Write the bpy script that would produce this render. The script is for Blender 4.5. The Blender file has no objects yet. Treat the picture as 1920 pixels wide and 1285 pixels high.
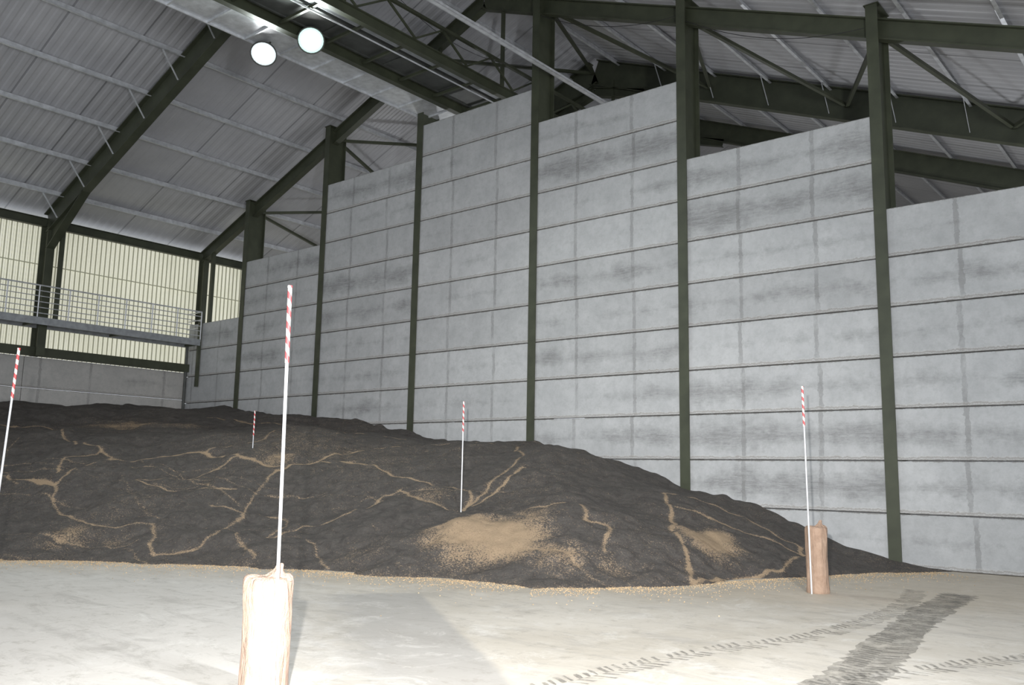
import bpy, math, random
import numpy as np
from mathutils import Vector, Matrix
random.seed(4); rng=np.random.RandomState(7)
scene=bpy.context.scene; COL=scene.collection
try:
    scene.view_settings.view_transform='Standard'
except Exception: pass
# ------------------------------------------------ camera (solved from the wall grid)
CX,CY,CZ=18.4068,-20.2538,1.8564
yaw,pitch,roll=0.6893,0.1466,0.0182
F=Vector((-math.sin(yaw)*math.cos(pitch),math.cos(yaw)*math.cos(pitch),math.sin(pitch)))
R=Vector((math.cos(yaw),math.sin(yaw),0)); U=R.cross(F)
R,U=R*math.cos(roll)+U*math.sin(roll),-R*math.sin(roll)+U*math.cos(roll)
cd=bpy.data.cameras.new('camera'); co=bpy.data.objects.new('camera',cd); COL.objects.link(co)
cd.sensor_width=36; cd.lens=1654.56/1920*36; cd.clip_end=300
M=Matrix((R,U,-F)).transposed().to_4x4(); M.translation=Vector((CX,CY,CZ)); co.matrix_world=M
scene.camera=co
# ------------------------------------------------ node helpers
class NT:
    def __init__(s,name):
        s.m=bpy.data.materials.new(name); s.m.use_nodes=True; s.t=s.m.node_tree; s.N=s.t.nodes
        s.b=s.N['Principled BSDF']; s.out=s.N['Material Output']
    def n(s,typ,**kw):
        x=s.N.new(typ)
        for k,v in kw.items(): setattr(x,k,v)
        return x
    def l(s,a,b): s.t.links.new(a,b)
    def coord(s,scale=(1,1,1),loc=(0,0,0)):
        tc=s.n('ShaderNodeTexCoord'); mp=s.n('ShaderNodeMapping'); mp.inputs['Scale'].default_value=scale
        mp.inputs['Location'].default_value=loc
        s.l(tc.outputs['Object'],mp.inputs['Vector']); return mp.outputs['Vector']
    def noise(s,scale,vec=None,detail=4,rough=.55,dist=0):
        x=s.n('ShaderNodeTexNoise'); x.inputs['Scale'].default_value=scale; x.inputs['Detail'].default_value=detail
        x.inputs['Roughness'].default_value=rough; x.inputs['Distortion'].default_value=dist
        s.l(vec if vec is not None else s.coord(),x.inputs['Vector']); return x.outputs['Fac']
    def ramp(s,fac,stops):
        r=s.n('ShaderNodeValToRGB'); e=r.color_ramp.elements
        while len(e)<len(stops): e.new(.5)
        for i,(p,c) in enumerate(stops):
            e[i].position=p; e[i].color=(c,c,c,1) if not hasattr(c,'__len__') else (*c,1)
        s.l(fac,r.inputs['Fac']); return r.outputs['Color']
    def mix(s,fac,a,b,mode='MIX'):
        x=s.n('ShaderNodeMix',data_type='RGBA',blend_type=mode)
        for sock,v in ((x.inputs[0],fac),(x.inputs[6],a),(x.inputs[7],b)):
            if isinstance(v,(int,float)): sock.default_value=v
            elif isinstance(v,tuple): sock.default_value=(*v,1)
            else: s.l(v,sock)
        return x.outputs[2]
    def math(s,op,a,b=0,c=None):
        x=s.n('ShaderNodeMath',operation=op)
        for i,v in enumerate((a,b) if c is None else (a,b,c)):
            if isinstance(v,(int,float)): x.inputs[i].default_value=v
            else: s.l(v,x.inputs[i])
        return x.outputs[0]
    def sep(s,vec):
        x=s.n('ShaderNodeSeparateXYZ'); s.l(vec,x.inputs[0]); return x.outputs
    def bump(s,h,strength=.3,dist=.02):
        x=s.n('ShaderNodeBump'); x.inputs['Strength'].default_value=strength; x.inputs['Distance'].default_value=dist
        s.l(h,x.inputs['Height']); s.l(x.outputs['Normal'],s.b.inputs['Normal'])
    def base(s,c):
        if isinstance(c,tuple): s.b.inputs['Base Color'].default_value=(*c,1)
        else: s.l(c,s.b.inputs['Base Color'])
    def set(s,rough=.6,metal=0,spec=None):
        s.b.inputs['Roughness'].default_value=rough; s.b.inputs['Metallic'].default_value=metal
        if spec is not None: s.b.inputs['Specular IOR Level'].default_value=spec
def simple(name,c,rough=.6,metal=0,var=.25,scale=3,spec=None):
    k=NT(name); n=k.noise(scale)
    k.base(k.mix(k.ramp(n,[(.3,0.),(.75,1.)]),tuple(x*(1-var) for x in c),tuple(min(1,x*(1+var)) for x in c)))
    k.set(rough,metal,spec); return k.m
M_green=simple('olive_paint',(.052,.059,.037),.5,0,.25,2)
M_galv=simple('galvanised_steel',(.64,.66,.69),.4,.35,.2,5)
M_galvd=simple('galvanised_dull',(.34,.36,.38),.5,.3,.2,5)
M_dark=simple('dark_rubber_cable',(.02,.02,.02),.6)
M_darksteel=simple('dark_conveyor_steel',(.075,.08,.075),.5,.2)
# roof sheet
k=NT('roof_sheet'); v=k.coord(); xyz=k.sep(v)
n1=k.noise(.5,v); n2=k.noise(6,v,3)
c=k.mix(k.ramp(n1,[(.3,0.),(.7,1.)]),(.43,.435,.46),(.53,.535,.56))
j=k.math('FRACT',k.math('MULTIPLY',xyz[1],1/2.19)); j=k.math('LESS_THAN',k.math('ABSOLUTE',k.math('SUBTRACT',j,.5)),.014)
c=k.mix(k.math('MULTIPLY',j,.6),c,(.14,.14,.15))
c=k.mix(k.math('MULTIPLY',n2,.2),c,(.29,.29,.30)); k.base(c); k.set(.42,.05); M_roof=k.m
# concrete panels
def concrete(name,axis,hh,dark,light):
    k=NT(name); v=k.coord(); s=k.sep(v)
    big=k.noise(1.1,v,6,.65); fine=k.noise(18,v,5,.8); med=k.noise(5,v,5,.75)
    c=k.mix(k.ramp(big,[(.3,0.),(.7,1.)]),dark,light)
    c=k.mix(k.math('MULTIPLY',k.ramp(med,[(.45,0.),(.65,1.)]),.30),c,(.30,.31,.31))
    zz=k.math('FRACT',k.math('DIVIDE',s[2],hh)); e=k.math('MINIMUM',zz,k.math('SUBTRACT',1.0,zz))
    at=k.n('ShaderNodeAttribute'); at.attribute_name='tone'
    sc=k.n('ShaderNodeSeparateColor'); k.l(at.outputs['Color'],sc.inputs[0])
    st=k.noise(.85,k.coord((.55,.55,.6),(3.1,0,7.7)),8,.74)
    zmid=k.math('ABSOLUTE',k.math('SUBTRACT',zz,.5)); zsh=k.math('SUBTRACT',1.0,k.math('MULTIPLY',zmid,2.9))
    am=k.math('ADD',k.math('MULTIPLY',sc.outputs[1],.55),k.math('MULTIPLY',k.math('SUBTRACT',st,.5),2.7))
    am=k.math('ADD',am,k.math('MULTIPLY',k.math('SUBTRACT',zsh,.6),.50))
    sm=k.ramp(am,[(.26,0.),(.74,1.)])
    grit=k.ramp(k.noise(4.5,k.coord((.45,.45,3.2)),10,.92),[(.38,0.),(.62,1.)])
    dm=k.math('MULTIPLY',sm,grit)
    c=k.mix(k.math('MULTIPLY',dm,.74),c,(.095,.097,.095))
    c=k.mix(k.math('MULTIPLY',sm,.12),c,(.18,.18,.18))
    off=k.math('MULTIPLY',k.math('SUBTRACT',sc.outputs[2],.5),.02)
    f=k.math('FRACT',k.math('MULTIPLY',k.math('ADD',s[axis],52.5),.2)); f=k.math('ADD',f,off)
    d=k.math('MINIMUM',k.math('ABSOLUTE',k.math('SUBTRACT',f,.31)),k.math('ABSOLUTE',k.math('SUBTRACT',f,.69)))
    dj=k.math('ADD',d,k.math('MULTIPLY',k.math('SUBTRACT',med,.5),.045))
    vm=k.math('MULTIPLY',k.math('LESS_THAN',dj,.010),k.ramp(k.noise(1.6,v,4,.75),[(.34,.25),(.55,1.)]))
    c=k.mix(k.math('MULTIPLY',vm,.42),c,(.14,.14,.135))
    jn=k.math('MULTIPLY',k.math('SUBTRACT',k.noise(4,k.coord((1,1,.6)),8,.92),.5),.24)
    l1=k.math('LESS_THAN',k.math('ABSOLUTE',k.math('ADD',k.math('SUBTRACT',zz,.055),jn)),.018)
    l2=k.math('LESS_THAN',k.math('ADD',e,k.math('MULTIPLY',jn,.8)),.022)
    hl=k.math('LESS_THAN',k.math('ABSOLUTE',k.math('ADD',k.math('SUBTRACT',zz,.03),jn)),.055)
    c=k.mix(k.math('MULTIPLY',hl,.42),c,(.62,.62,.61))
    c=k.mix(k.math('MULTIPLY',l1,.48),c,(.19,.17,.145)); c=k.mix(k.math('MULTIPLY',l2,.56),c,(.16,.145,.125))
    c=k.mix(1.0,c,sc.outputs[0],'MULTIPLY')
    c=k.mix(k.math('MULTIPLY',fine,.25),c,(.2,.2,.2))
    k.base(c); k.set(.85); k.bump(fine,.4,.012); return k.m
M_conc=concrete('concrete_panels',0,1.1337,(.43,.445,.455),(.55,.565,.575))
M_concL=concrete('concrete_panels_side',1,1.17,(.44,.435,.42),(.54,.53,.51))
# side cladding, opaque; emission stands in for daylight coming through the sheets
k=NT('cladding_daylight_glow'); v=k.coord(); s=k.sep(v)
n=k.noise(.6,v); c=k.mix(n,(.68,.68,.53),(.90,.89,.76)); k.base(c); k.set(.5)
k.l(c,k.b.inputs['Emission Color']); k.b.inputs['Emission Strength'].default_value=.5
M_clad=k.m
k=NT('cladding_rib'); k.base(k.mix(k.noise(2),(.24,.24,.18),(.34,.34,.27))); k.set(.5); k.b.inputs['Emission Color'].default_value=(.36,.36,.27,1); k.b.inputs['Emission Strength'].default_value=.32; M_cladrib=k.m  # ribs and rail also emit a little, imitating daylight through the cladding
# floor
k=NT('floor_concrete'); v=k.coord(); s=k.sep(v)
a=k.noise(.35,v,7,.68,.5); b=k.noise(2.2,v,6,.7); g=k.noise(30,v,3)
c=k.mix(k.ramp(a,[(.3,0.),(.7,1.)]),(.41,.375,.315),(.57,.535,.475))
c=k.mix(k.ramp(b,[(.50,0.),(.72,.6)]),c,(.60,.575,.53))
u1=k.math('ADD',k.math('MULTIPLY',k.math('SUBTRACT',s[0],8.4),.80),k.math('MULTIPLY',k.math('ADD',s[1],10.2),-.60))
u2=k.math('ADD',k.math('MULTIPLY',k.math('SUBTRACT',s[0],8.4),-.60),k.math('MULTIPLY',k.math('ADD',s[1],10.2),-.80))
wob=k.math('MULTIPLY',k.math('SUBTRACT',k.noise(2.0,v,8,.8),.5),.6)
m1=k.math('MULTIPLY',k.ramp(k.math('ADD',u1,wob),[(.0,0.),(.2,1.)]),k.math('LESS_THAN',k.math('ADD',u1,wob),7.5))
m2=k.math('MULTIPLY',k.ramp(k.math('ADD',u2,k.math('MULTIPLY',wob,.3)),[(.0,0.),(.10,1.)]),k.ramp(k.math('SUBTRACT',1.9,k.math('ADD',u2,k.math('MULTIPLY',wob,2))),[(.0,0.),(.8,1.)]))
sw=k.math('MULTIPLY',m1,m2)
c=k.mix(k.math('MULTIPLY',sw,.58),c,(.27,.27,.275))
bl=k.ramp(k.math('MULTIPLY',k.math('ADD',u2,k.math('MULTIPLY',k.math('SUBTRACT',b,.5),3)),.25),[(.30,0.),(.6,1.)])
c=k.mix(k.math('MULTIPLY',bl,.55),c,(.61,.60,.59))
scr=k.ramp(k.noise(1.2,k.coord((.6,1.8,1),(2,1,0)),8,.82,.8),[(.50,0.),(.62,1.)])
c=k.mix(k.math('MULTIPLY',scr,.44),c,(.27,.255,.235))
blot=k.ramp(k.noise(.9,k.coord((1,1,1),(5,5,0)),8,.8,1.0),[(.54,0.),(.66,1.)])
c=k.mix(k.math('MULTIPLY',blot,.5),c,(.72,.705,.67))
# dusty tan chaff near the foot of the heap
dz=k.math('ADD',k.math('MULTIPLY',s[0],.456),k.math('MULTIPLY',s[1],-.89)); dz=k.math('SUBTRACT',dz,11.25)
dust=k.ramp(k.math('ADD',k.math('MULTIPLY',dz,.28),k.math('MULTIPLY',k.math('SUBTRACT',k.noise(3,v,6,.8),.5),.9)),[(.05,1.),(.5,0.)])
c=k.mix(k.math('MULTIPLY',dust,.38),c,(.42,.335,.225))
c=k.mix(k.math('MULTIPLY',k.ramp(k.noise(3.5,k.coord((1,1,1),(5,5,0)),6,.8),[(.55,0.),(.63,1.)]),.40),c,(.23,.21,.175))
c=k.mix(k.math('MULTIPLY',g,.25),c,(.33,.305,.265))
k.base(c); k.set(.6); k.bump(b,.15,.01); M_floor=k.m
# grain
k=NT('grain_surface'); v=k.coord()
at=k.n('ShaderNodeAttribute'); at.attribute_name='chaff'
sp=k.noise(32,v,4,.85); md=k.noise(4,v,7,.8); lm=k.noise(5,v,8,.85,.6)
dark=k.mix(k.ramp(lm,[(.32,0.),(.68,1.)]),(.062,.056,.053),(.150,.138,.128)); tan=k.mix(sp,(.31,.22,.14),(.64,.485,.325))
fac=k.math('ADD',at.outputs['Fac'],k.math('MULTIPLY',k.math('SUBTRACT',sp,.5),2.2))
fac=k.math('ADD',fac,k.math('MULTIPLY',k.math('SUBTRACT',md,.5),.9))
fr=k.math('MULTIPLY',k.ramp(fac,[(.42,0.),(.66,1.)]),.92)
c=k.mix(fr,dark,tan); k.base(c); k.set(.85,0,.25)
hh=k.math('ADD',k.math('MULTIPLY',lm,1.1),k.math('MULTIPLY',k.noise(38,v,4,.85),.5)); k.bump(hh,.85,.08); M_grain=k.m
M_loose=simple('loose_grain',(.46,.33,.19),.8,0,.4,30)
def hess(name,a,b):
    k=NT(name); v=k.coord(); w=k.n('ShaderNodeTexWave'); w.inputs['Scale'].default_value=45; w.inputs['Distortion'].default_value=1; w.bands_direction='Z'
    k.l(v,w.inputs['Vector']); n=k.noise(7,v,6,.7); n2=k.noise(4,k.coord((3,3,.7)),4,.6,.5)
    c=k.mix(k.ramp(n,[(.3,0.),(.7,1.)]),a,b); c=k.mix(k.math('MULTIPLY',w.outputs['Fac'],.2),c,tuple(x*.6 for x in a))
    c=k.mix(k.math('MULTIPLY',k.ramp(n2,[(.48,0.),(.62,1.)]),.25),c,tuple(x*.6 for x in a)); k.base(c); k.set(.9)
    k.bump(k.math('ADD',k.math('MULTIPLY',w.outputs['Fac'],.3),k.math('MULTIPLY',n2,6)),.7,.014)
    return k.m
M_hess=hess('hessian',(.36,.245,.185),(.50,.37,.295)); M_hess2=hess('hessian_brown',(.33,.22,.155),(.47,.335,.25))
k=NT('red_white_tape'); v=k.coord(); s=k.sep(v)
ang=k.math('ARCTAN2',s[1],s[0]); f=k.math('FRACT',k.math('ADD',k.math('MULTIPLY',s[2],1/.13),k.math('MULTIPLY',ang,1/(2*math.pi))))
k.base(k.mix(k.math('LESS_THAN',f,.5),(.8,.8,.78),(.58,.06,.065))); k.set(.4); M_tape=k.m
def lampm(name,c,st):
    k=NT(name); k.base((.3,.3,.3)); k.b.inputs['Emission Color'].default_value=(*c,1); k.b.inputs['Emission Strength'].default_value=st; return k.m
M_lamp=lampm('lamp_glass_white',(1,1,.98),10); M_lamp2=lampm('lamp_rim_green',(.62,.98,.88),1.0); M_lamp1=lampm('lamp_rim_dim',(.80,.90,.94),.95)
def dirt(name,a,b,lo,hi,mx):
    k=NT(name); v=k.coord(); k.base(k.mix(k.noise(9,v,4),a,b)); k.set(.85)
    k.l(k.ramp(k.noise(3.2,v,8,.85),[(lo,.0),(hi,mx)]),k.b.inputs['Alpha']); return k.m
M_tyre=dirt('tyre_dirt',(.15,.14,.125),(.22,.21,.185),.36,.60,.68); M_band=dirt('tyre_dust',(.18,.17,.15),(.26,.245,.215),.35,.63,.66)
# ------------------------------------------------ mesh helpers
def obj(name,verts,faces,mat,parent=None,origin=(0,0,0),smooth=False):
    o0=Vector(origin); me=bpy.data.meshes.new(name)
    me.from_pydata([tuple(Vector(v)-o0) for v in verts],[],faces); me.update()
    ob=bpy.data.objects.new(name,me); COL.objects.link(ob); me.materials.append(mat)
    if smooth: me.polygons.foreach_set('use_smooth',[True]*len(me.polygons))
    if parent is not None:
        ob.parent=parent; ob.location=o0-Vector(parent.location)
    else: ob.location=o0
    return ob
def empty(name,loc):
    e=bpy.data.objects.new(name,None); e.empty_display_size=.2; e.location=loc; COL.objects.link(e); return e
def tag(o,label=None,cat=None,group=None,kind=None):
    if label:o['label']=label
    if cat:o['category']=cat
    if group:o['group']=group
    if kind:o['kind']=kind
    return o
def frame_of(p0,p1,up):
    d=(p1-p0).normalized(); x=d.cross(up)
    if x.length<1e-5: x=d.cross(Vector((0,1,0)))
    x.normalize(); y=x.cross(d).normalized(); return x,y
def extr(prof,p0,p1,up=Vector((0,0,1)),cap=True):
    p0=Vector(p0);p1=Vector(p1); x,y=frame_of(p0,p1,Vector(up)); n=len(prof)
    V=[p0+x*a+y*b for a,b in prof]+[p1+x*a+y*b for a,b in prof]
    Fc=[(i,(i+1)%n,n+(i+1)%n,n+i) for i in range(n)]
    if cap: Fc+= [tuple(range(n))[::-1],tuple(range(n,2*n))]
    return V,Fc
def I(w,d,tf=.03,tw=.025):
    w/=2;d/=2;t=tw/2
    return [(-w,-d),(w,-d),(w,-d+tf),(t,-d+tf),(t,d-tf),(w,d-tf),(w,d),(-w,d),(-w,d-tf),(-t,d-tf),(-t,-d+tf),(-w,-d+tf)]
def rect(w,d): return [(-w/2,-d/2),(w/2,-d/2),(w/2,d/2),(-w/2,d/2)]
def circ(r,n=10): return [(r*math.cos(2*math.pi*i/n),r*math.sin(2*math.pi*i/n)) for i in range(n)]
def Zp(h=.2,w=.07,t=.012): return [(-t/2,-h/2),(w,-h/2),(w,-h/2+t),(t/2,-h/2+t),(t/2,h/2),(-w,h/2),(-w,h/2-t),(-t/2,h/2-t)]
def join(parts):
    V=[];Fc=[]
    for v,f in parts:
        b=len(V); V+=list(v); Fc+=[tuple(i+b for i in q) for q in f]
    return V,Fc
def box(x0,x1,y0,y1,z0,z1):
    V=[Vector((x,y,z)) for x in(x0,x1) for y in(y0,y1) for z in(z0,z1)]
    return V,[(0,1,3,2),(4,6,7,5),(0,4,5,1),(2,3,7,6),(0,2,6,4),(1,5,7,3)]
def mk(name,vf,mat,parent=None,origin=None,smooth=False):
    V,Fc=vf
    if origin is None:
        origin=tuple(min(v[i] for v in V) for i in range(3)) if parent is None else tuple(parent.location)
    return obj(name,V,Fc,mat,parent,origin,smooth)
# ------------------------------------------------ dimensions
S=5.0;H=1.1337;T=12*H;XE=16.41;XR=22.0;SL=.3986;ZR=17.4
def zraf(x): return ZR-SL*abs(x)
def zroof(x): return zraf(x)+.62
Y0=-23;Y1=30
fl=mk('floor',([(-17,-30,0),(34,-30,0),(34,31,0),(-17,31,0)],[(0,1,2,3)]),M_floor,origin=(0,0,0)); tag(fl,kind='structure')
def ribs(a0,a1,per,dep):
    pts=[];a=a0
    while a<a1:
        for f,h in ((0,0),(.35,0),(.5,1),(.85,1)): pts.append((a+f*per,h*dep))
        a+=per
    pts.append((a1,0)); return pts
pr=ribs(Y0,Y1,.33,.014)
V=[];Fc=[]
for sx,xe in((-1,XE+.4),(1,XR)):
    for x in(0,xe):
        for y,h in pr: V.append((sx*x,y,zroof(x)+h))
n=len(pr)
for q in range(2):
    b=q*2*n
    Fc+=[(b+i,b+i+1,b+n+i+1,b+n+i) for i in range(n-1)]
tag(obj('ceiling',V,Fc,M_roof),kind='structure')
# ------------------------------------------------ dividing wall of stacked concrete panels
def panels(bays,axis,other,thick,h,scuff=None):
    V=[];Fc=[];tone=[]
    for bi,(a0,a1,nrow) in enumerate(bays):
        for r in range(nrow):
            b=len(V);g=.010;z0=r*h+g;z1=(r+1)*h-g;e=.016
            t=random.uniform(.91,1.03); sc=scuff(bi,r,nrow) if scuff else random.uniform(.0,.5); of=random.random()
            outer=[(a0,z0),(a1,z0),(a1,z1),(a0,z1)]
            inner=[(a0+e,z0+e),(a1-e,z0+e),(a1-e,z1-e),(a0+e,z1-e)]
            for (lst,dp) in ((outer,e*.9),(inner,0),(outer,thick)):
                for a,z in lst:
                    V.append((a,other+dp,z) if axis==0 else (other-dp,a,z)); tone.append((t,sc,of,1))
            Fc.append((b+4,b+5,b+6,b+7))
            for i in range(4):
                k2=(i+1)%4
                Fc.append((b+i,b+k2,b+4+k2,b+4+i)); Fc.append((b+8+i,b+8+k2,b+k2,b+i))
            Fc.append((b+11,b+10,b+9,b+8))
    return V,Fc,tone
def scuff(bi,r,n):
    k_=n-1-r
    D={0:{0:.5,1:.5},1:{0:.7,1:.5,2:.4,3:.5},2:{0:.75,3:.9,4:.7,6:.4,7:.4},3:{},4:{0:.4,1:1.0,4:.6,6:.7,8:.7},5:{0:.85,1:1.0,3:.7,5:.7,6:1.0,7:1.0},6:{1:.5,3:.6,4:.8,5:.5}}
    return D.get(bi,{}).get(k_,random.uniform(.0,.3) if bi==3 else random.uniform(.0,.38))
bays=[(-XE,-12.52,7),(-12.48,-7.52,9),(-7.48,-2.52,11),(-2.48,2.48,12),(2.52,7.48,11),(7.52,12.48,9),(12.52,17.48,7),(17.52,XR,5)]
V,Fc,tone=panels(bays,0,0,.16,H,scuff)
wb=obj('wall_back',V,Fc,M_conc); tag(wb,kind='structure')
at=wb.data.attributes.new('tone','FLOAT_COLOR','POINT'); at.data.foreach_set('color',np.array(tone,float).ravel())
lb=[];y=0.0
while y>Y0: lb.append((y-6.58+.01,y-.01,5)); y-=6.58
for yy in (0.2,6.78,13.36,19.94): lb.append((yy,yy+6.56,5))
V,Fc,tone=panels(lb,1,-XE,.16,1.17)
wl=obj('wall_left',V,Fc,M_concL); tag(wl,kind='structure')
at=wl.data.attributes.new('tone','FLOAT_COLOR','POINT'); at.data.foreach_set('color',np.array(tone,float).ravel())
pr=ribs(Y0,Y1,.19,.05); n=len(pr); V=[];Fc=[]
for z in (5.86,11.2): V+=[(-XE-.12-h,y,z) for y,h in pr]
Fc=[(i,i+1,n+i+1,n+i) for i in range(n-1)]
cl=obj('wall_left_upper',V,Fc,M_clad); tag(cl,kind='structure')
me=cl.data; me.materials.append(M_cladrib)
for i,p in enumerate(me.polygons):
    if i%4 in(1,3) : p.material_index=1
pr=ribs(-XE,XR,.3,.03); n=len(pr)
V=[(x,Y1+h,0) for x,h in pr]+[(x,Y1+h,zroof(x)) for x,h in pr]
tag(obj('wall_far',V,[(i,i+1,n+i+1,n+i) for i in range(n-1)],M_roof),kind='structure')
# ------------------------------------------------ dividing-wall columns
cols=[(-12.5,12.78),(-7.5,14.78),(-2.5,14.12),(2.5,zraf(2.5)+.45),(7.5,zraf(7.5)+.42),(12.5,12.9)]
labs=['olive painted steel column beside the low outer wall bay','olive painted steel column rising past the roof beam',
 'olive painted steel column ending under the overhead conveyor','tall olive steel column at the edge of the highest wall bay',
 'olive painted steel column between stepped concrete bays','olive steel column near the foot of the grain slope']
for (x,zt),lb_ in zip(cols,labs):
    e=empty('steel_column',(x,0,0)); tag(e,lb_,'column','steel columns holding the concrete panels')
    mk('shaft',extr(I(.27,.80,.03,.05),(x,.34,0),(x,.34,zt),(0,1,0)),M_green,e)
    mk('cap_plate',box(x-.17,x+.17,-.09,.77,zt,zt+.02),M_green,e)
# ------------------------------------------------ portal frames
def portal(yf,d,w,label,colbase=5.85,haunch=True):
    e=empty('portal_frame',(0,yf,ZR)); tag(e,label,'roof frame','steel portal frames')
    for sx,xe in((-1,XE),(1,XR)):
        mk('rafter',extr(I(w,d,.035,.03),(0,yf,zraf(0)),(sx*(xe-.25),yf,zraf(xe-.25)),(0,0,1)),M_green,e)
        if sx>0 and yf<1: continue
        b=colbase if sx<0 else 0
        mk('column',extr(I(w,min(d,.7)*.85,.035,.03),(sx*(xe-.30),yf,b),(sx*(xe-.30),yf,zraf(xe-.3)),(1,0,0)),M_green,e)
        if haunch and sx<0:
            xa=xe-.5; xb=xe-3.2; pa=(sx*xa,yf,zraf(xa)-d/2); pb=(sx*xb,yf,zraf(xb)-d/2); pc=(sx*(xa),yf,zraf(xa)-d/2-.75)
            t=.02; V=[Vector((p[0],yf+q,p[2])) for q in(-t,t) for p in(pa,pb,pc)]
            fan=[(0,1,2),(5,4,3),(0,3,4,1),(1,4,5,2),(2,5,3,0)]
            mk('haunch',join([(V,fan),extr(rect(w,.035),pc,pb,(0,0,1))]),M_green,e)
    if d>.6:
        mk('apex_haunch',join([extr(I(w,.35,.03,.03),(-2.2,yf,zraf(2.2)-d*.55),(0,yf,zraf(0)-d*.8),(0,0,1)),
          extr(I(w,.35,.03,.03),(0,yf,zraf(0)-d*.8),(2.2,yf,zraf(2.2)-d*.55),(0,0,1))]),M_green,e)
L=6.58
portal(.3,.50,.24,'lighter olive steel roof frame standing over the stepped dividing wall',haunch=False)
portal(.3-L,.84,.30,'deep olive steel roof frame over the grain pile')
portal(.3+L,1.0,.32,'deep olive steel roof frame behind the dividing wall')
portal(.3+2*L,.80,.26,'olive steel roof frame deep behind the dividing wall')
# ------------------------------------------------ purlins
xs=[1.1+2.0*i for i in range(8)]
for sx in(-1,1):
    for x in xs+([17.1,19.1,21.1] if sx>0 else []):
        x_=sx*x; o_=mk('roof_purlin',extr(Zp(.18,.075,.014),(x_,Y0,zroof(x)-.11),(x_,Y1,zroof(x)-.11),(0,0,1)),M_galv)
        tag(o_,'long galvanised steel purlin under the ribbed roof sheets','purlin','galvanised roof purlins')
mk_=mk('eaves_beam',extr(I(.2,.34),(-XE+.05,Y0,zroof(XE)-.46),(-XE+.05,Y1,zroof(XE)-.46)),M_green); tag(mk_,'dark steel eaves beam along the top of the side wall','beam')
mk_=mk('sill_beam',box(-XE-.02,-XE+.22,Y0,Y1,5.87,6.20),M_green); tag(mk_,'dark steel rail on top of the side concrete wall','beam')
for z in (9.4,):
    o_=mk('cladding_rail',extr(Zp(.04,.02,.008),(-XE-.08,Y0,z),(-XE-.08,Y1,z)),M_cladrib); tag(o_,'thin rail carrying the glowing side cladding','rail')
# ------------------------------------------------ roof bracing
def brace(p0,p1):
    o_=mk('roof_brace',extr(rect(.10,.10),p0,p1,(0,0,1)),M_green)
    tag(o_,'straight olive steel brace running between two roof frames','brace','roof bracing members')
A=[2.7,7.5,12.5,17.3]; B=[0,4.97,9.65,14.2,19]
for sx in(-1,1):
    for i,a in enumerate(A):
        if sx<0 and i==3: continue
        for b in(B[i],B[i+1]):
            brace((sx*a,.4,zraf(a)-.05),(sx*b,.3+L-.1,zraf(b)-.05))
for yf,dx in((.3-L,-.75),(.3+L,-.75)):
    for sx in(-1,1):
        for x in xs[1:]:
            if yf<0 and sx>0: continue
            o_=mk('rafter_stay',extr(rect(.05,.012),(sx*x,yf+dx,zroof(x)-.2),(sx*x,yf-.16,zraf(x)-.40),(1,0,0)),M_galv)
            tag(o_,'short galvanised stay from purlin to rafter flange','stay','rafter stays')
# ------------------------------------------------ overhead conveyor gantry
g=empty('overhead_conveyor',(-.8,-6,13.9)); tag(g,'galvanised overhead conveyor and walkway hung below the roof ridge','conveyor')
ya,yb=-22.5,13
deck=[box(-2.72,-1.42,ya,yb,14.05,14.09),box(-2.76,-2.72,ya,yb,13.98,14.22),box(-1.42,-1.38,ya,yb,13.98,14.22)]
y=ya
while y<yb: deck.append(box(-2.72,-1.42,y,y+.05,13.99,14.05)); y+=1.2
mk('walkway_deck',join(deck),M_galv,g)
mk('main_beam',extr(I(.20,.38),(-1.16,ya,14.02),(-1.16,yb,14.02)),M_green,g)
mk('main_beam',extr(I(.18,.34),(.92,ya,13.97),(.92,yb,13.97)),M_green,g)
cas=[box(-.85,.10,ya,yb,14.1,14.70),box(-.91,-.85,ya,yb,14.06,14.14),box(.10,.16,ya,yb,14.06,14.14)]
y=ya
while y<yb: cas.append(box(-.89,.14,y,y+.05,14.07,14.72)); y+=2.4
mk('conveyor_casing',join(cas),M_darksteel,g)
mk('side_tray',join([box(.40,.70,ya,yb,14.0,14.03),box(.38,.40,ya,yb,14.0,14.13),box(.70,.72,ya,yb,14.0,14.13)]),M_galvd,g)
y=ya+.6
while y<yb: mk('cross_bearer',box(-1.1,.92,y,y+.08,13.95,14.03),M_green if int(y*2)%3 else M_galvd,g); y+=1.5
for xl in(1.05,-1.2):
    lat=[];y=ya;fl_=0
    lat.append(extr(rect(.09,.09),(xl+.04,ya,14.85),(xl+.04,yb,14.85)))
    while y<yb-1.1:
        lat.append(extr(rect(.055,.055),(xl,y,14.12 if fl_ else 14.82),(xl,y+1.1,14.82 if fl_ else 14.12),(1,0,0))); y+=1.1; fl_^=1
    mk('lattice_side',join(lat),M_green,g)
mk('conduit',extr(circ(.035,8),(-1.34,ya,13.90),(-1.34,yb,13.90)),M_galv,g)
mk('conduit',extr(circ(.025,8),(.25,ya,13.92),(.25,yb,13.92)),M_galv,g)
hr=[]
for z in (14.6,15.1): hr.append(extr(circ(.022,6),(-2.72,ya,z),(-2.72,yb,z)))
y=ya+.5
while y<yb: hr.append(extr(circ(.022,6),(-2.72,y,14.1),(-2.72,y,15.1))); y+=1.6
mk('handrail',join(hr),M_galv,g)
for yf in(.3-L,.3,.3+L):
    for x in(-2.0,.85): mk('hanger',extr(rect(.1,.1),(x,yf,14.1),(x,yf,zraf(x)-.2)),M_green,g)
tr=[box(2.92,3.08,-22.5,8,14.0,14.02),box(2.91,2.93,-22.5,8,14.0,14.07),box(3.07,3.09,-22.5,8,14.0,14.07)]
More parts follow.
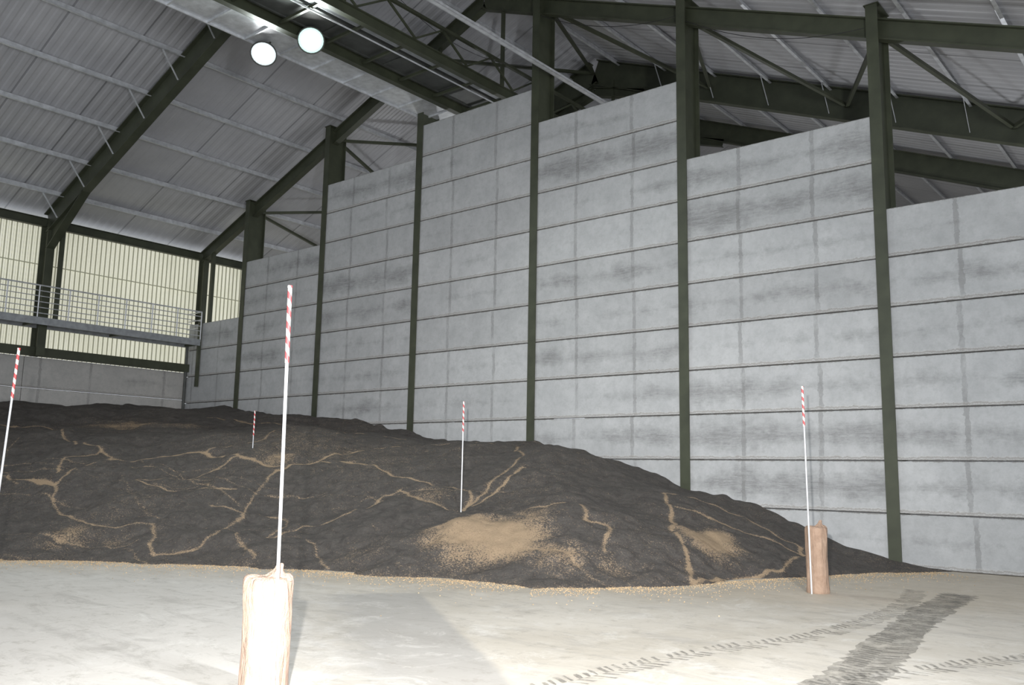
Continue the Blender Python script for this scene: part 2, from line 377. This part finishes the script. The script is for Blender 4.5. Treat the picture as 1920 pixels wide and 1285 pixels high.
o_=mk('cable_tray',join(tr),M_galv); tag(o_,'long narrow galvanised cable tray under the roof','cable tray')
# ------------------------------------------------ floodlights
def lathe(prof,n=20,axis=(0,0,1),origin=(0,0,0)):
    ax=Vector(axis).normalized(); q=Vector((0,0,1)).rotation_difference(ax); V=[];Fc=[]
    for r,z in prof:
        for i in range(n):
            a=2*math.pi*i/n; V.append(Vector(origin)+q@Vector((r*math.cos(a),r*math.sin(a),z)))
    for j in range(len(prof)-1):
        for i in range(n): Fc.append((j*n+i,j*n+(i+1)%n,(j+1)*n+(i+1)%n,(j+1)*n+i))
    Fc.append(tuple(range(n))[::-1]); Fc.append(tuple(range((len(prof)-1)*n,len(prof)*n))); return V,Fc
for (x,y,z,lab,ax,m_,sc_) in((-2.55,-6.35,13.80,'large round floodlight glowing white clamped under the conveyor walkway edge',(.50,-.40,-.75),M_lamp1,1.0),(-.85,-6.0,13.80,'bright round floodlight glowing greenish white under the conveyor',(.62,-.42,-.66),M_lamp2,1.0)):
    e=empty('floodlight',(x,y,z)); tag(e,lab,'floodlight','floodlights under the conveyor')
    ax=Vector(ax).normalized(); oo=Vector((x,y,z))-ax*.18*sc_
    P=lambda L_: [(a*sc_,b*sc_) for a,b in L_]
    mk('lamp_body',lathe(P([(.07,-.05),(.14,-.04),(.15,.12),(.17,.16),(.33,.30),(.375,.33),(.38,.38),(.35,.38),(.345,.345)]),24,ax,oo),M_darksteel,e)
    mk('reflector_rim',lathe(P([(.33,.345),(.345,.355),(.28,.358)]),24,ax,oo),m_,e)
    mk('lamp_glass',lathe(P([(.27,.355),(.26,.372),(.15,.385),(.01,.39)]),24,ax,oo),M_lamp,e)
    mk('bracket',join([box(x-.03,x+.03,y-.03,y+.03,z+.0,z+.24),box(x-.2,x+.3,y-.02,y+.02,z+.16,z+.2)]),M_green,e)
    ld=bpy.data.lights.new('flood','SPOT'); ld.energy=1700; ld.spot_size=2.8; ld.spot_blend=1; ld.shadow_soft_size=.25; ld.color=(.92,1,.97)
    lo=bpy.data.objects.new('flood_light_source',ld); COL.objects.link(lo); lo.location=Vector((x,y,z))+ax*.34
    lo.rotation_euler=ax.to_track_quat('-Z','Y').to_euler()
# ------------------------------------------------ side walkway with railing
w=empty('side_walkway',(-15.9,-6,7.13)); tag(w,'galvanised steel walkway with railing fixed high on the side wall','walkway')
yb=-.12; ya=-22.5
mk('deck',join([box(-XE+.02,-15.3,ya,yb,7.08,7.13),box(-15.33,-15.27,ya,yb,6.93,7.2),box(-XE+.02,-XE+.08,ya,yb,6.93,7.1)]),M_galvd,w)
rl=[]
for z,r_ in((7.35,.018),(7.56,.016),(7.77,.018),(7.98,.016),(8.18,.018),(8.38,.028)): rl.append(extr(circ(r_,8),(-15.3,ya,z),(-15.3,yb,z)))
rl+= [extr(circ(.024,8),(-XE+.05,yb,z),(-15.3,yb,z)) for z in(7.7,8.04,8.38)]
y=yb
while y>ya: rl.append(extr(circ(.026,8),(-15.3,y,7.1),(-15.3,y,8.38))); y-=1.1
mk('railing',join(rl),M_galv,w)
y=yb-.05
while y>ya:
    mk('bracket',box(-XE+.02,-15.3,y-.05,y,6.95,7.05),M_green,w); y-=3.29
mk('corner_leg',box(-15.45,-15.33,-.16,-.04,5.2,7.94),M_green,w)
o_=mk('downpipe',extr(circ(.06,10),(-16.3,-.1,0),(-16.3,-.1,7.0)),M_darksteel); tag(o_,'dark vertical pipe in the corner of the concrete walls','pipe')
for yy in(-6.05,.3):
    o_=mk('rafter_prop',extr(rect(.14,.14),(-15.38,yy,7.13 if yy<0 else 7.94),(-15.38,yy,zraf(15.38)-.2)),M_green); tag(o_,'slender olive prop between walkway and roof beam','prop','rafter props')
# ------------------------------------------------ grain pile
toe=np.array([(-16.4,-23.5),(-9,-18.6),(-0.5,-12.9),(.4,-12.2),(1.7,-11.3),(3.1,-10.5),(4.6,-9.7),(6.2,-9.25),(7.7,-8.7),(9.2,-8.4),(10.1,-7.8),(10.7,-6.5),(11.3,-4.9),(12.0,-3.0),(12.7,-1.3),(13.3,-.3),(13.8,.4)])
dk=[0,.5,1.2,2.8,5.6,8.3,9.4,11.3,13.2,14.8,17,30]; hk=[0,.20,.46,.94,1.78,2.55,2.72,2.95,3.5,3.8,4.15,4.3]
waves=[(rng.uniform(.5,3.2),rng.uniform(0,6.28),rng.uniform(0,6.28)) for _ in range(26)]
lumps=[(-14,-8,4,.55),(-8,-5,2.2,.25),(-3.5,-3.5,2.0,.3),(2,-4.5,1.8,.3),(5.0,-3.0,1.6,.2),(5.9,-1.6,1.1,.22),(3.2,-1.2,.7,-.10),(8.2,-5.6,1.5,.42),(6.8,-7.4,.85,.30),(5.3,-6.0,.5,-.15),(-2.2,-6.6,2.4,.45),(-6,-9.5,2.5,.35),(1.5,-8,1.2,-.2),(0,-10.2,1,.15),(9.0,-3.0,1.3,.15),(4.0,-7.6,.8,.2),(-3.5,-10.5,1.3,.25),(10.2,-4.4,.8,.2)]
def vn(X,Y,f,seed):
    r=np.random.RandomState(seed); o=0
    for i in range(7):
        th=r.uniform(0,6.28);ff=f*r.uniform(.6,1.6); o=o+np.sin(ff*(X*math.cos(th)+Y*math.sin(th))+r.uniform(0,6.28))
    return o/3.7
def sdist(X,Y):
    d=np.full(X.shape,1e9); sg=np.zeros(X.shape)
    for i in range(len(toe)-1):
        a=toe[i];b=toe[i+1];ab=b-a; t=np.clip(((X-a[0])*ab[0]+(Y-a[1])*ab[1])/(ab@ab),0,1)
        dx=X-a[0]-t*ab[0];dy=Y-a[1]-t*ab[1];dd=np.hypot(dx,dy); cr=ab[0]*(Y-a[1])-ab[1]*(X-a[0])
        m=dd<d-1e-9; d=np.where(m,dd,d); sg=np.where(m,np.sign(cr),sg)
    return d*sg+.12*np.sin(2.1*X+1.3*Y)+.08*np.sin(4.7*X-3*Y+1)+.06*vn(X,Y,8,77)+.03*vn(X,Y,18,78)
def height(X,Y):
    s=sdist(X,Y)
    h=np.interp(s,dk,hk)
    nz=0
    for fq,ph,th in waves: nz=nz+np.sin(fq*(X*math.cos(th)+Y*math.sin(th))+ph)/fq
    h=h+nz*.022*np.clip(s/2,0,1)
    m=np.clip(s/.8,0,1)
    # slumped ledges and crumbly relief
    sl=vn(X,Y,1.7,41)+.35*vn(X,Y,5,42); led=np.tanh(6*(sl-.15))*.035+np.tanh(7*(vn(X,Y,2.6,43)+.3*vn(X,Y,7,44)))*.022
    h=h+m*(.06*(1-np.abs(vn(X,Y,1.5,31)))+.018*(1-np.abs(vn(X,Y,3.4,32)))+.009*vn(X,Y,9,33)+.005*vn(X,Y,20,34)+led)-.035*m
    for lx,ly,r,a in lumps: h=h+a*np.exp(-((X-lx)**2+(Y-ly)**2)/r**2)*np.clip(s/1.2,0,1)
    wy=np.clip((Y+3.5)/2,0,1); fx=np.interp(X,[9.2,10.4,11.6,12.5,13.5],[1,.9,.6,.38,.3]); h=h*(1-wy*(1-fx))
    return np.where(s<=0,-.05+s*.05,h)
TR='-114,91;-112,77;-75,87;-53,89;-41,90;-37,80;-29,72;-16,70;-5,66/-54,112;-42,109;-34,108;-41,100;-42,93/-69,92;-42,104/-22,95;-14,92;2,83/-3,67;0,56;13,53;28,54;37,54;45,52;50,54;53,59/32,14;48,35;50,47;53,59/52,38;53,48;54,57/4,89;17,81;24,84;28,91;30,84;33,79;34,71;33,60/13,108;18,109;21,105;18,97;14,87/21,94;36,100/82,24;90,17;101,17;111,17/82,24;91,37;101,51;109,61/88,30;97,26;107,24;114,19/87,61;91,59;95,67/52,94;57,88;60,83;56,70/-34,108;-42,109/-95,30;-65,22;-40,25;-15,23;8,16;22,16;32,14/-29,72;-30,55;-40,40;-38,26/14,87;6,80;-3,67/33,60;40,62;52,62/28,91;38,88;52,94/-53,89;-50,98;-42,104/0,56;-4,42;2,32;15,23/62,70;70,60;82,58;87,61/-16,70;-15,80;-22,95/-34,108;-20,112;-5,110;4,103;13,108/111,17;114,30;112,48;109,61'
trails=[[tuple(float(q)/10*(1 if i==0 else -1) for i,q in enumerate(p.split(','))) for p in t.split(';')] for t in TR.split('/')]
def spl(P,n=10):
    P=[np.array(p) for p in P]
    if len(P)==2: return P
    P=[2*P[0]-P[1]]+P+[2*P[-1]-P[-2]]; out=[]
    for i in range(1,len(P)-2):
        a,b,c_,d=P[i-1:i+3]
        for j in range(n):
            t=j/n; out.append(.5*((2*b)+(c_-a)*t+(2*a-5*b+4*c_-d)*t*t+(3*b-a-3*c_+d)*t**3))
    out.append(P[-2]); return out
def segd(X,Y,P):
    d=np.full(X.shape,1e9); P=np.array(P); lo=P.min(0)-.8; hi=P.max(0)+.8
    m=(X>lo[0])&(X<hi[0])&(Y>lo[1])&(Y<hi[1]); x=X[m];y=Y[m]; dd=np.full(x.shape,1e9)
    for a,b in zip(P,P[1:]):
        ab=b-a; L2=max(ab@ab,1e-9); t=np.clip(((x-a[0])*ab[0]+(y-a[1])*ab[1])/L2,0,1)
        dd=np.minimum(dd,np.hypot(x-a[0]-t*ab[0],y-a[1]-t*ab[1]))
    d[m]=dd; return d
dx=.036
gx=np.arange(-16.39,14.0,dx); gy=np.arange(-23.4,0.0,dx); gy=np.append(gy,-.005)
X,Y=np.meshgrid(gx,gy); Z=height(X,Y); SD=sdist(X,Y)
Xw=X+.12*vn(X,Y,3,1)+.035*vn(X,Y,9,5); Yw=Y+.12*vn(X,Y,3,2)+.035*vn(X,Y,9,6)
n25=vn(X,Y,2.0,10); n6=vn(X,Y,6,11)
cv=.16+.07*vn(X,Y,1.2,3)
cv+= .14*np.exp(-np.maximum(SD,0)/.16)
for i,t in enumerate(trails):
    if i in(2,14): continue
    d=segd(Xw,Yw,spl(t)); far=i in(0,4,16); tri=i in(10,11,26); w=.042 if (far or tri) else .032
    a_=.58+.08*n25*(1 if i%2 else -1)+.05*n6+(.08 if i in(4,0,5,6,10,11,12,26) else 0)
    cv=cv+np.clip(a_,.02,.8)*np.exp(-(d/w)**2)+.03*np.exp(-(d/.18)**2)
    Z=Z-.014*np.exp(-(d/.08)**2)*(SD>.5)
rr=np.random.RandomState(21)
for i in range(36):
    s0=rr.uniform(0,1); x0=-9+17*s0; y0=np.interp(x0,toe[1:11,0],toe[1:11,1])+rr.uniform(.4,6.0); a=rr.uniform(-.2,.7)+rr.choice([0,math.pi]); P=[(x0,y0)]
    for j in range(rr.randint(7,14)): a+=rr.uniform(-.3,.3); P.append((P[-1][0]+.5*math.cos(a),P[-1][1]+.4*math.sin(a)))
    d=segd(Xw,Yw,spl(P,5)); sg=1 if i%3 else -1
    cv=cv+sg*rr.uniform(.18,.40)*np.exp(-(d/.026)**2); Z=Z-.010*np.exp(-(d/.06)**2)*(SD>.4)
for px_,py_,r1,a_,nn_ in((7.1,-7.5,.72,.72,.15),(7.9,-7.1,.60,.62,.2),(6.3,-7.8,.45,.42,.4),(-8.9,-5.7,1.3,.34,.4),(-10,-6.5,.9,.22,.4),(-7.5,-5.2,.9,.20,.4),(10.1,-3.9,.58,.70,.2),(10.45,-4.5,.45,.62,.2),(10.0,-3.2,.35,.4,.4),(4.2,-5.9,.5,.28,.4),(-.9,-6.3,.35,.40,.4),(7.5,-6.3,.45,.22,.4),(-.4,-11.7,.45,.32,.4),(.5,-11,.3,.24,.4),(.5,-4.6,1.8,.12,.4),(-3,-5,2.2,.10,.4),(9.0,-7.4,.45,.38,.4),(3,-2.6,1.5,.06,.4),(9.9,-7.0,.4,.22,.4),(5.2,-8.6,.6,.16,.4)):
    d2=(Xw-px_)**2+(Yw-py_)**2; cv=cv+a_*np.exp(-(d2/r1**2)**1.4)*(1+nn_*n6+.6*nn_*n25)
V=np.stack([X,Y,Z],-1).reshape(-1,3); nx=len(gx);ny=len(gy); cv=cv.reshape(-1)
idx=np.arange(nx*ny).reshape(ny,nx)
q=np.stack([idx[:-1,:-1],idx[:-1,1:],idx[1:,1:],idx[1:,:-1]],-1).reshape(-1,4)
zz=V[:,2][q]; q=q[zz.max(1)>-.03]
cxq=V[:,0][q].mean(1); cyq=V[:,1][q].mean(1); keep=np.ones(len(q),bool)
for cx_,_ in cols: keep&=~((np.abs(cxq-cx_)<.10)&(cyq>-.05))
q=q[keep]
used=np.unique(q); rem=-np.ones(len(V),int); rem[used]=np.arange(len(used)); V=V[used]; cv=cv[used]; q=rem[q]
me=bpy.data.meshes.new('grain_pile'); me.from_pydata(V.tolist(),[],q.tolist()); me.update(); me.materials.append(M_grain)
me.polygons.foreach_set('use_smooth',[True]*len(me.polygons))
pile=bpy.data.objects.new('grain_pile',me); COL.objects.link(pile)
tag(pile,'large dark grain heap sloping down from the concrete walls, streaked with tan chaff','grain pile',kind='stuff')
ch=me.attributes.new('chaff','FLOAT','POINT'); ch.data.foreach_set('value',cv)
V=[];Fc=[]
for i in range(9000):
    j=rr.randint(1,len(toe)-2); t=rr.uniform(); p=toe[j]*(1-t)+toe[j+1]*t; d=toe[j+1]-toe[j]; d=d/np.hypot(*d); nn=np.array([d[1],-d[0]])
    p=p+nn*(rr.exponential(.35)-.05); s_=rr.uniform(.007,.016); a=rr.uniform(0,6.28); b=len(V)
    for k_ in range(3): V.append((p[0]+s_*math.cos(a+2.1*k_),p[1]+s_*math.sin(a+2.1*k_),.001))
    V.append((p[0],p[1],s_*.9)); Fc+=[(b,b+1,b+3),(b+1,b+2,b+3),(b+2,b,b+3)]
o_=mk('loose_grain',(V,Fc),M_loose,origin=(0,0,0)); tag(o_,'scattered tan kernels on the concrete along the pile foot','loose grain',kind='stuff')
# ------------------------------------------------ pedestals and marker poles
def sock(x,y,h,r,lab,mat=None,a0=.9):
    mat=mat or M_hess
    e=empty('grain_pedestal',(x,y,0)); tag(e,lab,'sack','hessian covered grain pedestals')
    prof=[(0,1.0),(.02,1.04),(.06,1.03),(.1,1.0),(.2,.985),(.3,.975),(.42,.98),(.55,.975),(.68,.99),(.76,1.0),(.82,1.01),(.88,1.01),(.92,1.0),(.95,.98),(.972,.94),(.988,.84),(.996,.62),(1.0,.3)]
    V=[];Fc=[];n=96;m=len(prof)
    for t,rr_ in prof:
        top=max(0,(t-.65)/.35)
        for i in range(n):
            a=2*math.pi*i/n
            wv=1+.024*math.sin(3*a+5*t+y)+.016*math.sin(7*a-6*t+x)+.014*math.sin(4*a+18*t)+top*.030*math.sin(10*a+x+2*t)+.008*math.sin(17*a+3*t)
            c2=max(0,math.cos(2*(a-a0)))**3
            lift=top**2*(.034*c2-.006*math.sin(5*a))*h*rr_; flare=1+top**2*.06*c2*rr_
            V.append(Vector((x+r*rr_*wv*flare*math.cos(a),y+r*rr_*wv*flare*math.sin(a),h*t+lift)))
    for j in range(m-1):
        for i in range(n): Fc.append((j*n+i,j*n+(i+1)%n,(j+1)*n+(i+1)%n,(j+1)*n+i))
    Fc.append(tuple(range((m-1)*n,m*n)))
    mk('hessian_sock',(V,Fc),mat,e,smooth=True)
    V=[];Fc=[];prof=[(-.03,.85,0),(.0,.62,.0),(.02,.42,.02),(.045,.26,.05),(.065,.20,.08),(.09,.17,.11),(.105,.11,.13),(.11,.03,.13)]
    for t,rr_,sh in prof:
        for i in range(24):
            a=2*math.pi*i/24; wv=1+.18*math.sin(5*a)+.08*math.sin(8*a)
            V.append(Vector((x+.2*r+sh*r+r*rr_*wv*math.cos(a)*.75,y+.2*r+sh*r+r*rr_*wv*math.sin(a)*.9,h*.995+t)))
    for j in range(len(prof)-1):
        for i in range(24): Fc.append((j*24+i,j*24+(i+1)%24,(j+1)*24+(i+1)%24,(j+1)*24+i))
    Fc.append(tuple(range((len(prof)-1)*24,len(prof)*24)))
    mk('gathered_top',(V,Fc),mat,e,smooth=True)
sock(12.86,-5.52,1.07,.175,'brown tan hessian sock pedestal standing at the toe of the grain',M_hess2)
sock(11.98,-15.62,.96,.20,'pale hessian sock pedestal on bare concrete floor')
sock(5.3,-15.5,.9,.175,'hessian sock pedestal on open floor in front of the grain')
def pole(x,y,z0,lab,tilt=(0,0),top=3.36,r=.014):
    e=empty('marker_pole',(x,y,z0)); tag(e,lab,'marker pole','red and white tipped marker poles')
    l=top-z0; tx,ty=tilt
    p=lambda s:(x+tx*s,y+ty*s,z0+s)
    mk('pole',extr(circ(r,12),p(0),p(l-.65)),M_galv,e)
    mk('striped_tip',extr(circ(r*1.25,12),p(l-.65),p(l)),M_tape,e,origin=p(l-.65))
    mk('end_cap',extr(circ(r*1.4,12),p(l),p(l+.02)),M_tape,e,origin=p(l))
def hz(x,y): return float(height(np.array([x]),np.array([y]))[0])
pole(12.84,-5.74,0,'steel marker pole with red and white tip beside a hessian pedestal',(-.012,-.01))
pole(12.20,-15.68,0,'tall steel marker pole with striped tip against a pale hessian pedestal',(-.008,-.01),3.40)
pole(5.88,-15.54,0,'steel marker pole with striped tip leaning slightly at open floor',(.021,.029))
pole(5.34,-6.02,hz(5.34,-6.02)-.1,'marker pole standing in a hollow of the grain')
pole(-2.0,-6.3,hz(-2,-6.3)-.1,'short looking marker pole mostly buried in the grain')
# ------------------------------------------------ tyre tread marks (thin dirt prints on the floor)
def cat(P,step):
    P=[Vector((*p,0)) for p in P]; P=[2*P[0]-P[1]]+P+[2*P[-1]-P[-2]]; out=[]
    for i in range(1,len(P)-2):
        n=max(2,int((P[i+1]-P[i]).length/step))
        for j in range(n):
            t=j/n; a,b,c_,d=P[i-1:i+3]
            out.append(.5*((2*b)+(c_-a)*t+(2*a-5*b+4*c_-d)*t*t+(3*b-a-3*c_+d)*t**3))
    return out
def track(P,wd,lab,skip=.2,step=.125,band=True,lugw=.05):
    pts=cat(P,step); V=[];Fc=[];mi=[]
    for i in range(len(pts)-1):
        d=(pts[i+1]-pts[i]).normalized(); nn=Vector((-d.y,d.x,0)); c0=pts[i]
        for sg in(-1,1):
            if random.random()<skip: continue
            w2=wd/2*random.uniform(.7,1.08); b=len(V); lw=lugw*random.uniform(.6,1.3)
            o_=.06 if sg>0 else 0
            for q_ in((.0,0),(.0,lw),(w2*.6,lw+.06),(w2,lw+.09),(w2,.08),(w2*.6,.05)):
                V.append(c0+nn*sg*q_[0]+d*(q_[1]+o_+random.uniform(-.012,.012))+Vector((0,0,.004)))
            f=tuple(range(b,b+6)); Fc.append(f if sg<0 else f[::-1]); mi.append(0)
    if band:
        b=len(V)
        for i in range(len(pts)-1):
            d=(pts[i+1]-pts[i]).normalized(); nn=Vector((-d.y,d.x,0)); ww=wd*.55*random.uniform(.8,1.2)
            V+= [pts[i]-nn*ww+Vector((0,0,.002)),pts[i]+nn*ww+Vector((0,0,.002))]
        for i in range(len(pts)-2):
            Fc.append((b+2*i,b+2*i+2,b+2*i+3,b+2*i+1)); mi.append(1)
    o_=mk('tyre_print',(V,Fc),M_tyre,origin=(0,0,0)); tag(o_,lab,'tyre print','tyre prints on the floor',kind='stuff')
    o_.data.materials.append(M_band); o_.data.polygons.foreach_set('material_index',mi)
track([(13.5,-14.3),(13.6,-13.0),(13.8,-11.3),(14.3,-9.5),(14.4,-7.2),(14.2,-5.2),(13.9,-3.8)],.38,'zigzag tractor tyre print curving across the concrete floor',.08,.115,False,.045)
track([(15.45,-12.4),(15.35,-11.0),(15.1,-9.1),(14.8,-6.5),(14.7,-4.6),(14.6,-3.8)],.50,'smudgy dark tractor tyre print running toward the wall',.2,.115,True,.045)
track([(15.3,-11.9),(15.7,-10.9),(16.2,-9.7),(16.9,-8.4)],.38,'tractor tyre print branching across the floor',.1,.115,False,.04)
# ------------------------------------------------ hanging cables
def cable(p0,p1,sag,n=14,r=.009):
    p0=Vector(p0);p1=Vector(p1); parts=[]
    P=[p0.lerp(p1,i/n)-Vector((0,0,sag*4*(i/n)*(1-i/n))) for i in range(n+1)]
    for a,b in zip(P,P[1:]): parts.append(extr(circ(r,5),a,b,cap=False))
    o_=mk('hanging_cable',join(parts),M_dark); tag(o_,'thin black cable drooping between the roof steelwork','cable','hanging cables')
cable((7.5,.0,zraf(7.5)-.2),(12.3,.0,zraf(12.3)-.1),.4)
cable((2.6,.0,zraf(2.6)-.4),(7.4,.0,zraf(7.4)-.1),.35)
cable((-.5,-3,16.2),(3,0.0,14.2),.7)
# ------------------------------------------------ light
wd=bpy.data.worlds.new('world'); scene.world=wd; wd.use_nodes=True
bg=wd.node_tree.nodes['Background']; bg.inputs[0].default_value=(.89,.935,1,1); bg.inputs[1].default_value=.95
def lamp(typ,name,loc,energy,color,size=.1,target=None,**kw):
    ld=bpy.data.lights.new(name,typ); ld.energy=energy; ld.color=color
    for k_,v_ in kw.items(): setattr(ld,k_,v_)
    if typ!='AREA': ld.shadow_soft_size=size
    lo=bpy.data.objects.new(name,ld); COL.objects.link(lo); lo.location=loc
    if target is not None: lo.rotation_euler=(Vector(target)-Vector(loc)).to_track_quat('-Z','Y').to_euler()
lamp('SPOT','flash',(18.2,-20.5,2.4),13500,(1,.97,.935),.06,(11.4,-13.2,0),spot_size=1.4,spot_blend=1)
lamp('AREA','door_daylight',(19,-16,5.5),1250,(.96,.98,1),target=(0,-2,6),shape='RECTANGLE',size=6,size_y=5)
for p in((6,8,7),(14,7,6.5),(-8,8,7)): lamp('POINT','rear_bay_fill',p,360,(.95,.97,1),.4)  # added fill points hidden behind the dividing wall, standing in for rear daylight
